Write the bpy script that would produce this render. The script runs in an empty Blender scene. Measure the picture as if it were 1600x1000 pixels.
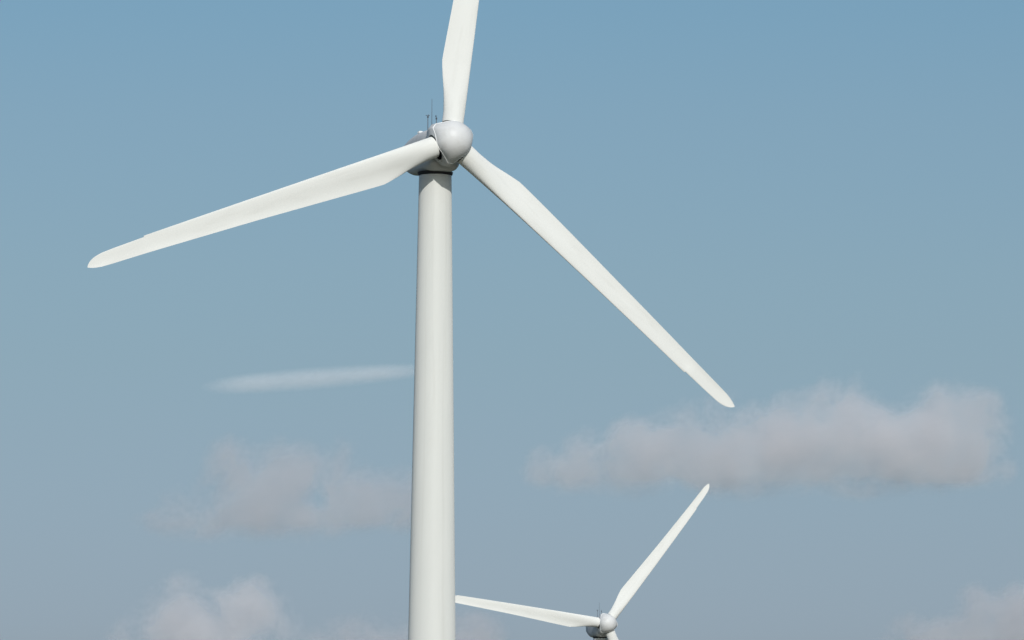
import bpy, bmesh, math, random
from mathutils import Vector, Matrix, noise
R = math.radians
sc = bpy.context.scene
COL = sc.collection

# ------------------------------------------------------------------ camera
FPX, PITCH, ROLL = 9500.0, R(6.0329), R(-0.3445)
CAM = Vector((0, 0, 1.7))
cam_d = bpy.data.cameras.new("camera")
cam_d.sensor_width = 36.0
cam_d.lens = FPX / 1600 * 36.0
cam_d.clip_start = 1.0
cam_d.clip_end = 120000.0
cam = bpy.data.objects.new("camera", cam_d)
COL.objects.link(cam)
_F = Vector((0, math.cos(PITCH), math.sin(PITCH)))
_U = Vector((0, -math.sin(PITCH), math.cos(PITCH)))
_X = Vector((1, 0, 0))
_cr, _sr = math.cos(ROLL), math.sin(ROLL)
CX, CU = _X * _cr - _U * _sr, _U * _cr + _X * _sr
m = Matrix((CX, CU, -_F)).transposed().to_4x4()
m.translation = CAM
cam.matrix_world = m
sc.camera = cam


def at(px, py, dist):
    """world point `dist` metres away seen at a pixel of the 1600x1000 photograph (used for far clouds)"""
    d = _F + CX * ((px - 800) / FPX) + CU * ((500 - py) / FPX)
    return CAM + d * dist


# ------------------------------------------------------------------ sky and sun
SUN_EL, SUN_AZ = R(32), R(170)          # azimuth clockwise from +Y
w = bpy.data.worlds.new("World")
sc.world = w
w.use_nodes = True
nt = w.node_tree
nt.nodes.clear()
out = nt.nodes.new("ShaderNodeOutputWorld")
bg = nt.nodes.new("ShaderNodeBackground")
sky = nt.nodes.new("ShaderNodeTexSky")
sky.sky_type = 'NISHITA'
sky.sun_disc = False
sky.sun_elevation = SUN_EL
sky.sun_rotation = SUN_AZ
sky.altitude = 800
sky.air_density = 1.2
sky.dust_density = 4.0
sky.ozone_density = 4.0
bg.inputs[1].default_value = 0.0825
# low air is a touch bluer, high air a touch greener than the bare model: tint by elevation above the horizon
geo = nt.nodes.new("ShaderNodeTexCoord")
sep = nt.nodes.new("ShaderNodeSeparateXYZ")
nt.links.new(geo.outputs["Generated"], sep.inputs[0])
tr = nt.nodes.new("ShaderNodeValToRGB")
TINT = [(.03, (1.03, 1.04, 1.28)), (.0537, (1.005, 1.035, 1.275)), (.0679, (.972, .995, 1.165)), (.0841, (.95, .97, 1.065)), (.0988, (.932, .965, 1.0)), (.1124, (.932, .973, .98)),
        (.1385, (.905, .976, .968)), (.1572, (.84, .977, .972)), (.5, (.84, .97, .97)), (1, (.84, .97, .97))]
while len(tr.color_ramp.elements) < len(TINT):
    tr.color_ramp.elements.new(.5)
for e, (p_, c_) in zip(tr.color_ramp.elements, TINT):
    e.position = p_
for e, (p_, c_) in zip(tr.color_ramp.elements, TINT):
    e.color = (*c_, 1)
nt.links.new(sep.outputs[2], tr.inputs[0])
tm = nt.nodes.new("ShaderNodeMixRGB")
tm.blend_type = 'MULTIPLY'
tm.inputs[0].default_value = 1.0
nt.links.new(sky.outputs[0], tm.inputs[1])
nt.links.new(tr.outputs[0], tm.inputs[2])
nt.links.new(tm.outputs[0], bg.inputs[0])
nt.links.new(bg.outputs[0], out.inputs[0])

sd = bpy.data.lights.new("sun", 'SUN')
sd.energy = 2.75
sd.angle = R(0.53)
sd.color = (1.0, 0.975, 0.935)
sun = bpy.data.objects.new("sun", sd)
COL.objects.link(sun)
SUN_DIR = Vector((math.sin(SUN_AZ) * math.cos(SUN_EL), math.cos(SUN_AZ) * math.cos(SUN_EL), math.sin(SUN_EL)))
sun.rotation_euler = SUN_DIR.to_track_quat('Z', 'Y').to_euler()
sun.location = SUN_DIR * 500

sc.view_settings.view_transform = 'Standard'
sc.view_settings.look = 'None'
sc.view_settings.exposure = 0.0
sc.view_settings.gamma = 1.0
sc.view_settings.use_curve_mapping = False
sc.cycles.use_denoising = True
sc.cycles.use_light_tree = True
sc.cycles.denoising_input_passes = 'RGB_ALBEDO'
w.cycles.sampling_method = 'NONE'
sc.cycles.max_bounces = 8
sc.cycles.volume_bounces = 4
sc.cycles.volume_max_steps = 256
sc.cycles.sample_clamp_indirect = 10


# ------------------------------------------------------------------ helpers
def tag(o, label=None, cat=None, group=None, kind=None):
    if label: o["label"] = label
    if cat: o["category"] = cat
    if group: o["group"] = group
    if kind: o["kind"] = kind
    return o


def link_mesh(name, bm, mat, parent=None, smooth=True, auto=None):
    bmesh.ops.recalc_face_normals(bm, faces=bm.faces[:])
    me = bpy.data.meshes.new(name)
    bm.to_mesh(me)
    bm.free()
    if smooth:
        me.shade_smooth()
        if auto is not None:
            me.set_sharp_from_angle(angle=R(auto))
    me.materials.append(mat)
    o = bpy.data.objects.new(name, me)
    COL.objects.link(o)
    if parent is not None:
        o.parent = parent
    return o


def loft(bm, rings, closed=True, cap0=True, cap1=True):
    vs = [[bm.verts.new(p) for p in r] for r in rings]
    n = len(vs[0])
    for a, b in zip(vs, vs[1:]):
        for i in range(n if closed else n - 1):
            j = (i + 1) % n
            bm.faces.new((a[i], a[j], b[j], b[i]))
    if cap0: bm.faces.new(vs[0][::-1])
    if cap1: bm.faces.new(vs[-1])
    return vs


def tube(bm, pts, r, n=10, closed=False):
    """tube along a polyline"""
    rings = []
    N = len(pts)
    for i, p in enumerate(pts):
        a = pts[(i - 1) % N] if (closed or i > 0) else p
        b = pts[(i + 1) % N] if (closed or i < N - 1) else p
        t = (b - a).normalized()
        x = t.orthogonal().normalized() if i == 0 else (px_ - t * px_.dot(t)).normalized()
        px_ = x
        y = t.cross(x)
        rr = r[i] if isinstance(r, (list, tuple)) else r
        rings.append([p + (x * math.cos(2 * math.pi * k / n) + y * math.sin(2 * math.pi * k / n)) * rr for k in range(n)])
    vs = loft(bm, rings, True, not closed, not closed)
    if closed:
        for k in range(n):
            j = (k + 1) % n
            bm.faces.new((vs[-1][k], vs[-1][j], vs[0][j], vs[0][k]))


def sstep(a, b, x):
    t = max(0.0, min(1.0, (x - a) / (b - a)))
    return t * t * (3 - 2 * t)


def interp(tab, x):
    if x <= tab[0][0]: return tab[0][1]
    for (x0, y0), (x1, y1) in zip(tab, tab[1:]):
        if x <= x1: return y0 + (y1 - y0) * (x - x0) / (x1 - x0)
    return tab[-1][1]


def paint(name, col, rough=0.45, var=0.03, scale=(1, 1, 1), spec=0.4, diff=.4, grime=None):
    """gel-coat / painted steel: faint cloudy tone variation, roughness variation and streaked dirt"""
    m = bpy.data.materials.new(name)
    m.use_nodes = True
    t = m.node_tree
    b = t.nodes["Principled BSDF"]
    tc = t.nodes.new("ShaderNodeTexCoord")
    mp = t.nodes.new("ShaderNodeMapping")
    mp.inputs["Scale"].default_value = scale
    t.links.new(tc.outputs["Object"], mp.inputs[0])
    n1 = t.nodes.new("ShaderNodeTexNoise")
    n1.inputs["Scale"].default_value = 1.0
    n1.inputs["Detail"].default_value = 6
    n1.inputs["Roughness"].default_value = 0.6
    t.links.new(mp.outputs[0], n1.inputs[0])
    rp = t.nodes.new("ShaderNodeValToRGB")
    rp.color_ramp.elements[0].position = 0.3
    rp.color_ramp.elements[1].position = 0.7
    rp.color_ramp.elements[0].color = tuple(c * (1 - var) for c in col) + (1,)
    rp.color_ramp.elements[1].color = tuple(min(1, c * (1 + var)) for c in col) + (1,)
    t.links.new(n1.outputs[0], rp.inputs[0])
    last = rp.outputs[0]
    if grime:
        n2 = t.nodes.new("ShaderNodeTexNoise")
        n2.inputs["Scale"].default_value = grime[0]
        n2.inputs["Detail"].default_value = 8
        mp2 = t.nodes.new("ShaderNodeMapping")
        mp2.inputs["Scale"].default_value = grime[2]
        t.links.new(tc.outputs["Object"], mp2.inputs[0])
        t.links.new(mp2.outputs[0], n2.inputs[0])
        r2 = t.nodes.new("ShaderNodeValToRGB")
        r2.color_ramp.elements[0].position = 0.52
        r2.color_ramp.elements[0].color = (0, 0, 0, 1)
        r2.color_ramp.elements[1].position = 0.8
        r2.color_ramp.elements[1].color = (grime[1],) * 3 + (1,)
        t.links.new(n2.outputs[0], r2.inputs[0])
        mx = t.nodes.new("ShaderNodeMixRGB")
        mx.inputs[2].default_value = (col[0] * .55, col[1] * .52, col[2] * .46, 1)
        t.links.new(r2.outputs[0], mx.inputs[0])
        t.links.new(last, mx.inputs[1])
        last = mx.outputs[0]
    t.links.new(last, b.inputs["Base Color"])
    mr = t.nodes.new("ShaderNodeMapRange")
    mr.inputs["To Min"].default_value = rough - 0.06
    mr.inputs["To Max"].default_value = rough + 0.06
    t.links.new(n1.outputs[0], mr.inputs[0])
    t.links.new(mr.outputs[0], b.inputs["Roughness"])
    b.inputs["Specular IOR Level"].default_value = spec
    b.inputs["Diffuse Roughness"].default_value = diff
    return m


M_TOWER = paint("tower_paint", (0.72, 0.725, 0.69), 0.5, 0.018, (.5, .5, .12), grime=(1.0, .22, (1.6, 1.6, .03)))
M_BLADE = paint("blade_gelcoat", (0.78, 0.78, 0.745), 0.62, 0.012, (.6, .6, .25), spec=.2, grime=(1.0, .14, (1.5, 1.5, .2)))
M_SHELL = paint("nacelle_gelcoat", (0.70, 0.70, 0.69), 0.5, diff=0.0, var=0.02, scale=(.6, .6, .6), grime=(1.0, .3, (1.2, 1.2, .35)))
M_RIM = paint("seam_gelcoat", (0.86, 0.86, 0.85), 0.3, 0.01, spec=.6)
M_DARK = paint("dark_iron_and_shade", (0.035, 0.035, 0.04), 0.6, 0.1)
M_SEAM = paint("shell_seam_rubber", (0.30, 0.30, 0.31), 0.6, 0.05)
M_METAL = paint("mast_metal", (0.10, 0.11, 0.13), 0.45, 0.1)

RB = 38.5        # rotor radius
BEND = -1.78     # tip bent downwind by the load


# ------------------------------------------------------------------ one blade (local: X leading edge, Y downwind, Z radial)
LE = [(0, 1.02), (.10, 1.01), (.2, 1.0), (.5, 1.0), (.8395, 1.0), (.8405, .88), (.9, .85), (.93, .83), (.955, .78), (.968, .70),
      (.978, .59), (.986, .45), (.992, .30), (.997, .12), (1.0, -.05)]
TE = [(0, -1.02), (.075, -1.06), (.11, -1.22), (.13, -1.34), (.16, -1.58), (.19, -1.78), (.203, -1.85), (.218, -1.84), (.25, -1.78), (.54, -1.16), (.84, -.64), (.90, -.56), (.94, -.51),
      (.965, -.46), (.98, -.37), (.99, -.26), (.996, -.17), (1.0, -.09)]
TH = [(0, 2.04), (.06, 2.03), (.12, 1.55), (.2, 1.02), (.3, .72), (.5, .44), (.75, .26), (.95, .13), (.99, .06), (1, .02)]
TW = [(0, 11), (.12, 11), (.2, 8), (.35, 4.5), (.6, 1.5), (.84, -1.0), (1, -2)]


def build_blade():
    bm = bmesh.new()
    rs = [.047, .055, .065, .075, .09, .105, .12, .135, .15, .165, .18, .19, .197, .203, .21, .22, .235, .26, .3]
    rs += [.3 + .045 * i for i in range(1, 12)] + [.82, .8395, .8405, .86, .88, .9, .92, .94, .955, .965, .972, .978, .983, .987, .991, .994, .997, .999, 1.0]
    N = 56
    rings = []
    for q in rs:
        xl, xt = interp(LE, q), interp(TE, q)
        th, tw = interp(TH, q), R(interp(TW, q))
        c = xl - xt
        wv = sstep(.05, .21, q)
        ring = []
        for k in range(N):
            f = 2 * math.pi * k / N
            # ellipse
            ex, ey = (xl + xt) / 2 + c / 2 * math.cos(f), th / 2 * math.sin(f)
            # aerofoil: s is 0 at leading edge and 1 at trailing edge
            s = (1 - math.cos(f)) / 2
            half = 5 * th * (.2969 * math.sqrt(max(s, 0)) - .126 * s - .3516 * s * s + .2843 * s ** 3 - .1036 * s ** 4)
            camb = .045 * c * (4 * s * (1 - s))
            side = 1 if math.sin(f) >= 0 else -1      # +Y = suction side
            ay = camb + (half if side > 0 else -half * (.72 - .35 * sstep(.3, .95, s)))
            ax = xl - s * c
            x = ex * (1 - wv) + ax * wv
            y = ey * (1 - wv) + ay * wv
            ct, st = math.cos(tw), math.sin(tw)
            # leading edge turned upwind (-Y)
            X = x * ct + y * st
            Y = -x * st + y * ct
            # keep projected leading edge where it is
            ring.append(Vector((X, Y - BEND * q * q, q * RB)))
        rings.append(ring)
    loft(bm, rings)
    return bm


# ------------------------------------------------------------------ spinner (local: Z = wind side of the axis, X/Y rotor plane, blade 0 along +X)
R_RIM, D_TIP = 1.80, 2.46          # round part of the shell edge, and the points between the blades
S_RIM, NOSE, SWEEP = 0.98, 2.45, 0.5
_AL = math.acos(R_RIM / D_TIP)


def lobe(th):
    """0 on the round part, 1 at the blunt point between two blades (two tangents to the circle)"""
    d = abs((th % (2 * math.pi / 3)) - math.pi / 3)
    if d > _AL: return 0.0
    r = min(R_RIM / math.cos(_AL - d), D_TIP * .905 / math.cos(d))
    return (r - R_RIM) / (D_TIP * .905 - R_RIM)


LA = D_TIP * .905 - R_RIM


def rim_point(th):
    l = lobe(th)
    r = R_RIM + LA * l
    return Vector((r * math.cos(th), r * math.sin(th), S_RIM - SWEEP * l))


def build_cap():
    bm = bmesh.new()
    N, K = 180, 26
    rings = []
    for k in range(1, K + 1):
        a = math.pi / 2 * k / K
        fr, fs = math.sin(a), math.cos(a)
        ring = []
        for i in range(N):
            th = 2 * math.pi * i / N
            l = lobe(th) * (1 - fs) ** 1.5
            rad = R_RIM * fr + LA * l
            s = S_RIM + (NOSE - S_RIM) * fs - SWEEP * l
            ring.append(Vector((rad * math.cos(th), rad * math.sin(th), s)))
        rings.append(ring)
    vs = loft(bm, rings, True, False, False)
    c = bm.verts.new((0, 0, NOSE))
    for i in range(N):
        bm.faces.new((c, vs[0][i], vs[0][(i + 1) % N]))
    return bm


def build_skirt():
    """three shell panels between the blades, cut round for the blade roots"""
    bm = bmesh.new()
    S_BACK = -1.35
    RC = 1.16
    M, K = 30, 26
    for b in range(3):
        rows = []
        for k in range(K + 1):
            q = k / K
            row = []
            for i in range(M + 1):
                p = i / M
                # iterate edge angle of the cutout at this depth
                s0 = S_RIM + (S_BACK - S_RIM) * q
                cut = math.sqrt(max(RC * RC - s0 * s0, 0)) if abs(s0) < RC else 0.0
                t0 = math.asin(min(.99, cut / 1.86))
                th = t0 + (2 * math.pi / 3 - 2 * t0) * p
                l = lobe(th)
                s = s0 + (-SWEEP * l) * (1 - q)
                r = R_RIM + .06 + .10 * math.sin(math.pi * q) + l * (LA + .06 * math.sin(math.pi * q) - .15 * q)
                r -= .06 * (1 - q) 
                a = th + b * 2 * math.pi / 3
                row.append(bm.verts.new((r * math.cos(a), r * math.sin(a), s)))
            rows.append(row)
        for a_, b_ in zip(rows, rows[1:]):
            for i in range(M):
                bm.faces.new((a_[i], a_[i + 1], b_[i + 1], b_[i]))
    return bm


def build_tower(top, r0, r1):
    bm = bmesh.new()
    N = 96
    rings = []
    zs = [0, top * .25, top * .5, top * .75, top]
    for z in zs:
        r = r0 + (r1 - r0) * z / top
        rings.append([Vector((r * math.cos(2 * math.pi * i / N), r * math.sin(2 * math.pi * i / N), z)) for i in range(N)])
    loft(bm, rings)
    return bm


def superring(y, zb, zt, hw, n=48, e=4.5):
    cz, hz = (zb + zt) / 2, (zt - zb) / 2
    out = []
    for k in range(n):
        a = 2 * math.pi * k / n
        c, s = math.cos(a), math.sin(a)
        out.append(Vector((hw * math.copysign(abs(c) ** (2 / e), c), y, cz + hz * math.copysign(abs(s) ** (2 / e), s))))
    return out


def build_nacelle():
    """local: -Y towards the wind, Z up, origin on the tower axis at the tower top"""
    bm = bmesh.new()
    secs = [(-2.62, .75, 3.9, 1.40), (-2.55, .55, 4.05, 1.52), (-2.3, .34, 4.22, 1.66), (-1.8, .24, 4.32, 1.74), (-.5, .22, 4.36, 1.78), (1.0, .22, 4.34, 1.78),
            (2.0, .24, 4.26, 1.76), (3.2, .34, 4.08, 1.72), (3.7, .48, 3.99, 1.69), (5.0, .95, 3.70, 1.55), (6.2, 1.45, 3.38, 1.38), (6.5, 1.65, 3.24, 1.28), (6.62, 1.9, 3.05, 1.1)]
    loft(bm, [superring(y, zb, zt, hw) for y, zb, zt, hw in secs])
    return bm


def cyl(bm, p0, p1, r0, r1, n=32):
    a, b = Vector(p0), Vector(p1)
    tube(bm, [a, b], [r0, r1], n)


def box(bm, c, s, bev=0.0):
    g = bmesh.ops.create_cube(bm, size=1.0)
    for v in g['verts']:
        v.co = Vector((v.co.x * s[0] + c[0], v.co.y * s[1] + c[1], v.co.z * s[2] + c[2]))
    if bev:
        es = list({e for v in g['verts'] for e in v.link_edges})
        bmesh.ops.bevel(bm, geom=es, offset=bev, segments=2, affect='EDGES')


TOP = 77.15       # tower top
OH = 4.0          # hub centre ahead of the tower axis
TILT = R(4)
HZ = 80.0         # hub height


def rotor_matrix(phase):
    """turbine space (wind comes from -Y): rotor frame with blade 0 at angle `phase` in the rotor plane"""
    n = Vector((0, -math.cos(TILT), math.sin(TILT)))
    u = Vector((1, 0, 0))
    v = n.cross(u)
    hub = Vector((0, -OH * math.cos(TILT), HZ))
    return n, u, v, hub


def pose_rotor(phase, spinner, hubcore, blades):
    n, u, v, hub = rotor_matrix(phase)
    x = u * math.cos(phase) + v * math.sin(phase)
    y = n.cross(x)
    M = Matrix((x, y, n)).transposed().to_4x4()
    M.translation = hub
    spinner.matrix_local = M @ Matrix.Rotation(R(3), 4, 'Z')
    hubcore.matrix_local = M
    for k, b in enumerate(blades):
        th = phase + k * 2 * math.pi / 3
        r = u * math.cos(th) + v * math.sin(th)
        le = u * math.sin(th) - v * math.cos(th)
        Mb = Matrix((le, -n, r)).transposed().to_4x4()
        Mb.translation = hub
        b.matrix_local = Mb


def build_turbine():
    root = bpy.data.objects.new("wind_turbine", None)
    COL.objects.link(root)
    tower = link_mesh("tower", build_tower(TOP, 2.78, 1.57), M_TOWER, root, auto=40)
    bm = bmesh.new()
    cyl(bm, (0, 0, TOP - .02), (0, 0, TOP + .12), 1.45, 1.45, 64)
    cyl(bm, (0, 0, TOP + .08), (0, 0, TOP + .32), 1.66, 1.72, 64)  # wide dark flange stands in for the shade under the nacelle
    ring = link_mesh("yaw_ring_shade_band", bm, M_DARK, root, auto=40)
    nac = link_mesh("nacelle", build_nacelle(), M_SHELL, root, auto=50)
    nac.location = (0, 0, TOP)
    # roof hatch with its rail
    bm = bmesh.new()
    box(bm, (-1.0, 1.55, 4.36), (.42, .5, .22), .04)
    link_mesh("roof_hatch", bm, M_RIM, nac, auto=30)
    # seam where the shell halves meet
    bm = bmesh.new()
    cyl(bm, (0, -2.5, 2.3), (0, -2.95, 2.34), 1.25, 1.2, 48)
    link_mesh("shaft_collar", bm, M_DARK, nac, auto=40)
    # lightning rod
    bm = bmesh.new()
    cyl(bm, (0, 0, 0), (0, 0, .35), .05, .04, 8)
    cyl(bm, (0, 0, .3), (0, 0, 3.25), .034, .018, 8)
    rod = link_mesh("lightning_rod", bm, M_METAL, nac, auto=40)
    rod.location = (-.17, .6, 4.3)
    # wind sensors: cup anemometer and vane
    bm = bmesh.new()
    cyl(bm, (0, 0, 0), (0, 0, 1.45), .045, .035, 8)
    cyl(bm, (0, 0, 1.42), (0, 0, 1.58), .08, .08, 10)
    mast = link_mesh("sensor_mast", bm, M_METAL, nac, auto=40)
    mast.location = (-.52, .75, 4.3)
    bm = bmesh.new()
    for k in range(3):
        a = 2 * math.pi * k / 3 + .4
        p = Vector((.17 * math.cos(a), .17 * math.sin(a), 1.66))
        cyl(bm, (0, 0, 1.66), p, .012, .012, 6)
        bmesh.ops.create_icosphere(bm, subdivisions=1, radius=.055, matrix=Matrix.Translation(p))
    cyl(bm, (0, 0, 1.56), (0, 0, 1.70), .02, .02, 6)
    cups = link_mesh("cup_anemometer", bm, M_METAL, nac, auto=40)
    cups.location = mast.location
    bm = bmesh.new()
    cyl(bm, (0, 0, 0), (0, 0, 1.3), .045, .035, 8)
    cyl(bm, (0, 0, 1.28), (0, 0, 1.44), .08, .08, 10)
    mast2 = link_mesh("sensor_mast", bm, M_METAL, nac, auto=40)
    mast2.location = (.26, .5, 4.3)
    bm = bmesh.new()
    cyl(bm, (0, 0, 1.42), (0, 0, 1.60), .018, .018, 6)
    cyl(bm, (0, -.18, 1.6), (0, .14, 1.6), .014, .014, 6)
    box(bm, (0, .2, 1.62), (.02, .16, .13))
    vane = link_mesh("wind_vane", bm, M_METAL, nac, auto=40)
    vane.location = mast2.location

    # rotor
    sp = link_mesh("spinner", build_cap(), M_SHELL, root)
    sk = link_mesh("spinner_skirt", build_skirt(), M_SHELL, sp, auto=60)
    md = sk.modifiers.new("shell", 'SOLIDIFY')
    md.thickness = .05
    md.offset = 0
    bm = bmesh.new()
    tube(bm, [rim_point(2 * math.pi * i / 180) for i in range(180)], .05, 8, True)
    link_mesh("spinner_rim", bm, M_RIM, sp)
    # cast hub inside, with the round blade bearings
    bm = bmesh.new()
    cyl(bm, (0, 0, -1.3), (0, 0, .95), 1.25, 1.15, 48)
    cyl(bm, (0, 0, -1.75), (0, 0, -1.3), 1.0, 1.2, 48)
    for k in range(3):
        a = 2 * math.pi * k / 3
        d = Vector((math.cos(a), math.sin(a), 0))
        cyl(bm, d * .9, d * 1.86, .93, .93, 48)
    hub = link_mesh("hub", bm, M_DARK, root, auto=40)
    blades = []
    me = None
    for k in range(3):
        if me is None:
            b = link_mesh("blade", build_blade(), M_BLADE, root, auto=50)
            me = b.data
        else:
            b = bpy.data.objects.new("blade", me)
            COL.objects.link(b)
            b.parent = root
        blades.append(b)
    return root, sp, hub, blades


def copy_tree(o, parent=None, log=None):
    c = o.copy()
    COL.objects.link(c)
    c.parent = parent
    log[o.name] = c
    for ch in [x for x in list(bpy.data.objects) if x.parent is o]:
        copy_tree(ch, c, log)
    return c


near, sp, hub, blades = build_turbine()
log = {}
far = copy_tree(near, None, log)
pose_rotor(R(200.73), sp, hub, blades)
pose_rotor(R(52.08), log[sp.name], log[hub.name], [log[b.name] for b in blades])
near.location = (-7.487, 581.95, 0)
near.rotation_euler = (0, 0, R(21.55))
FAR = Vector((18.94, 1269.08, 71.94 - HZ))
far.location = FAR
far.rotation_euler = (0, 0, R(16.37))
G = "white three-bladed wind turbines"
tag(near, "large near white wind turbine with one blade leaving the top of the picture", "wind turbine", G)
tag(far, "small distant white wind turbine low behind the big one, only its hub and blades showing", "wind turbine", G)


# ------------------------------------------------------------------ ground (below the picture, gives the bounce light)
def ground_z(x, y):
    t = sstep(660, 1250, y)
    z = FAR.z * t
    k = sstep(250, 900, math.hypot(x, y - 500))
    return z + k * 5 * (noise.noise(Vector((x / 900, y / 900, 3.1))) - .1)


def axis_vals(a, b):
    v = []
    for i in range(-30, 31):
        v.append(math.copysign((abs(i) / 30) ** 2.6, i) * b + a)
    return v


bm = bmesh.new()
xs, ys = axis_vals(0, 40000), axis_vals(500, 40000)
grid = [[bm.verts.new((x, y, ground_z(x, y) if math.hypot(x, y) < 6000 else FAR.z)) for x in xs] for y in ys]
for j in range(len(ys) - 1):
    for i in range(len(xs) - 1):
        bm.faces.new((grid[j][i], grid[j][i + 1], grid[j + 1][i + 1], grid[j + 1][i]))
gm = bpy.data.materials.new("dry_farmland")
gm.use_nodes = True
t = gm.node_tree
tc = t.nodes.new("ShaderNodeTexCoord")
n1 = t.nodes.new("ShaderNodeTexNoise"); n1.inputs["Scale"].default_value = .006; n1.inputs["Detail"].default_value = 10
n2 = t.nodes.new("ShaderNodeTexNoise"); n2.inputs["Scale"].default_value = 1.2; n2.inputs["Detail"].default_value = 8
t.links.new(tc.outputs["Object"], n1.inputs[0]); t.links.new(tc.outputs["Object"], n2.inputs[0])
rp = t.nodes.new("ShaderNodeValToRGB")
rp.color_ramp.elements[0].position = .35; rp.color_ramp.elements[0].color = (.035, .05, .02, 1)
rp.color_ramp.elements[1].position = .65; rp.color_ramp.elements[1].color = (.085, .075, .045, 1)
t.links.new(n1.outputs[0], rp.inputs[0])
mx = t.nodes.new("ShaderNodeMixRGB"); mx.blend_type = 'MULTIPLY'; mx.inputs[0].default_value = .5
t.links.new(rp.outputs[0], mx.inputs[1]); t.links.new(n2.outputs[1], mx.inputs[2])
t.links.new(rp.outputs[0], t.nodes["Principled BSDF"].inputs["Base Color"])
t.nodes["Principled BSDF"].inputs["Roughness"].default_value = .95
bp = t.nodes.new("ShaderNodeBump"); bp.inputs["Strength"].default_value = .6; bp.inputs["Distance"].default_value = .3
t.links.new(n2.outputs[0], bp.inputs["Height"]); t.links.new(bp.outputs[0], t.nodes["Principled BSDF"].inputs["Normal"])
tag(link_mesh("ground", bm, gm), kind="structure")

# ------------------------------------------------------------------ clouds: real volumes a few kilometres off
CD = 7125.0
PX = CD / FPX     # metres per photograph pixel at that distance


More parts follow.
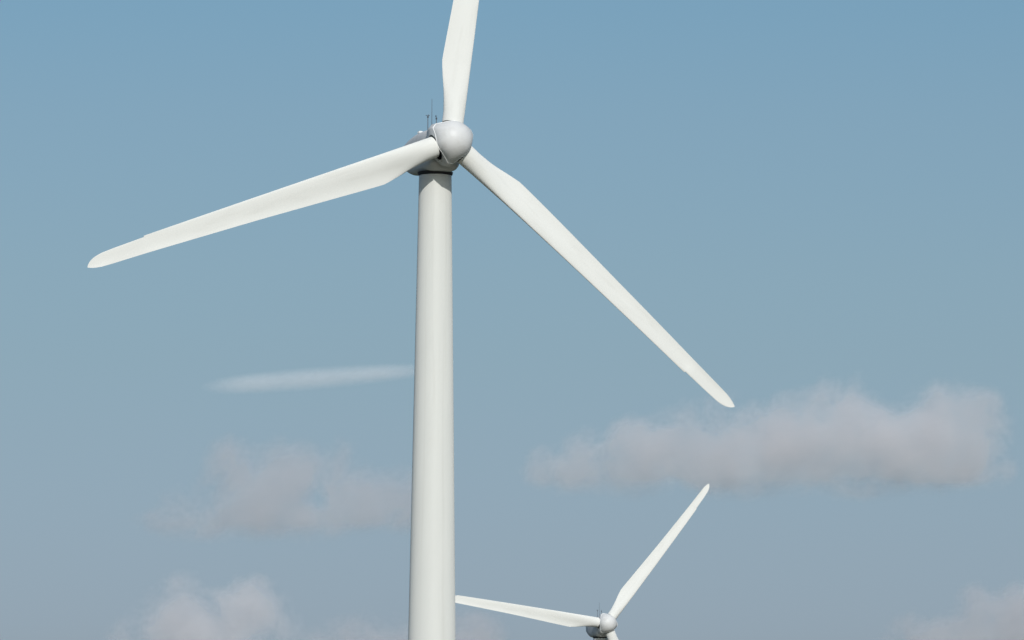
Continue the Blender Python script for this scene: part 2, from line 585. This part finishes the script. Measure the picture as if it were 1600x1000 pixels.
def cloud(name, label, blobs, dens=.02, col=(.985, .955, .96), nscale=.017, amp=1.3, thr=.14, gain=2.0, cat="cloud", group=None, depth=.95, stretch=(1, 1, 1), step=.2, seed=0.0, aniso=0.0, base=None):
    cx = sum(b[0] for b in blobs) / len(blobs)
    cy = sum(b[1] for b in blobs) / len(blobs)
    org = at(cx, cy, CD)
    bm = bmesh.new()
    ell = []
    for (bx, by, rx, ry) in blobs:
        c = Vector(((bx - cx) * PX, 0, (cy - by) * PX))
        rad = Vector((rx * PX, max(ry, 26) * depth * PX, ry * PX))
        ell.append((c, rad))
        bmesh.ops.create_icosphere(bm, subdivisions=4, radius=1.0,
                                   matrix=Matrix.Translation(c) @ Matrix.Diagonal((*(rad * 1.12), 1)))
    m = bpy.data.materials.new(name + "_vapour")
    m.use_nodes = True
    t = m.node_tree
    t.nodes.clear()
    o = t.nodes.new("ShaderNodeOutputMaterial")
    pv = t.nodes.new("ShaderNodeVolumePrincipled")
    pv.inputs["Color"].default_value = (*col, 1)
    pv.inputs["Anisotropy"].default_value = aniso
    t.links.new(pv.outputs[0], o.inputs["Volume"])
    tc = t.nodes.new("ShaderNodeTexCoord")
    P = tc.outputs["Object"]

    def math_(op, a, b=None, clamp=False):
        n = t.nodes.new("ShaderNodeMath"); n.operation = op; n.use_clamp = clamp
        for i, v in enumerate((a, b)):
            if v is None: continue
            if isinstance(v, (int, float)): n.inputs[i].default_value = v
            else: t.links.new(v, n.inputs[i])
        return n.outputs[0]
    def smax(a, b):
        n = t.nodes.new("ShaderNodeMath"); n.operation = 'SMOOTH_MAX'
        t.links.new(a, n.inputs[0]); t.links.new(b, n.inputs[1]); n.inputs[2].default_value = .35
        return n.outputs[0]
    acc = None
    for c, rad in ell:
        mp = t.nodes.new("ShaderNodeMapping")
        mp.vector_type = 'POINT'
        mp.inputs["Scale"].default_value = (1 / rad.x, 1 / rad.y, 1 / rad.z)
        mp.inputs["Location"].default_value = (-c.x / rad.x, -c.y / rad.y, -c.z / rad.z)
        t.links.new(P, mp.inputs[0])
        ln = t.nodes.new("ShaderNodeVectorMath"); ln.operation = 'LENGTH'
        t.links.new(mp.outputs[0], ln.inputs[0])
        v = math_('SUBTRACT', 1.0, ln.outputs["Value"])
        acc = v if acc is None else smax(acc, v)
    mp = t.nodes.new("ShaderNodeMapping")
    mp.inputs["Scale"].default_value = stretch
    mp.inputs["Location"].default_value = (seed, seed * .7, seed * 1.3)
    t.links.new(P, mp.inputs[0])
    nz = t.nodes.new("ShaderNodeTexNoise")
    nz.inputs["Scale"].default_value = nscale
    nz.inputs["Detail"].default_value = 8
    nz.inputs["Roughness"].default_value = .62
    nz.inputs["Distortion"].default_value = .3
    t.links.new(mp.outputs[0], nz.inputs[0])
    nn = math_('MULTIPLY', math_('SUBTRACT', nz.outputs[0], .5), amp * 2)
    v = math_('SUBTRACT', math_('ADD', acc, nn), thr)
    v = math_('MULTIPLY', v, gain, True)
    v = math_('MULTIPLY', v, math_('MULTIPLY', acc, 6.0, True), True)
    if base is not None:
        sx = t.nodes.new("ShaderNodeSeparateXYZ")
        t.links.new(P, sx.inputs[0])
        zb = (cy - base) * PX
        # the flat condensation level, roughened by the same noise
        h = math_('ADD', math_('SUBTRACT', sx.outputs[2], zb), math_('MULTIPLY', nn, 16.0))
        v = math_('MULTIPLY', v, math_('MULTIPLY', h, 1 / 24.0, True))
    t.links.new(math_('MULTIPLY', v, dens), pv.inputs["Density"])
    m.cycles.volume_step_rate = step
    ob = link_mesh(name, bm, m)
    if len(blobs) > 1:
        rm = ob.modifiers.new("skin", 'REMESH')
        rm.mode = 'VOXEL'
        rm.voxel_size = 5.0
    ob.location = org
    tag(ob, label, cat, group)
    return ob
    return ob


GC = "clouds drifting low in the sky"
cloud("cloud", "largest cloud, long pale mauve bank below the big turbine's right blade tip",
      [(1498, 690, 108, 112), (1385, 700, 135, 112), (1305, 645, 75, 92), (1235, 700, 145, 108), (1120, 712, 150, 104), (1005, 724, 140, 84), (905, 736, 105, 58)],
      dens=.015, group=GC, seed=11, aniso=-.1, base=778)
cloud("cloud", "ragged grey-mauve cloud left of the big tower, under the faint streak",
      [(375, 738, 80, 74), (475, 745, 125, 80), (425, 770, 130, 76), (405, 808, 215, 76), (585, 778, 110, 78)],
      dens=.0135, group=GC, seed=47, base=848)
cloud("cloud", "rounded pale cloud rising from the bottom edge at the lower left",
      [(285, 975, 100, 88), (335, 985, 90, 84), (380, 962, 92, 80), (330, 1060, 230, 120)],
      dens=.017, group=GC, seed=83, aniso=-.1)
cloud("cloud", "thin low cloud top at the bottom edge passing behind the big tower",
      [(585, 1020, 130, 78), (715, 1015, 110, 76)],
      dens=.014, group=GC, seed=120)
cloud("cloud", "small cloud rising into the bottom right corner",
      [(1542, 955, 62, 56), (1605, 985, 150, 90), (1490, 1010, 150, 68)],
      dens=.015, group=GC, seed=160)
w_ = cloud("ghost_streak", "faint straight pale ghost streak, made as vapour, ending behind the left side of the big tower",  # blade-like ghost mark, added here as a thin vapour volume
      [(402, 592, 108, 20), (490, 592, 155, 22), (578, 591, 130, 18)], dens=.0115, col=(.94, .97, 1.0), amp=.38, thr=.12, gain=1.7, nscale=.05, stretch=(.07, 1, 1), seed=5, depth=2.0, aniso=-.3)
w_.rotation_euler = (0, R(-4.6), 0)
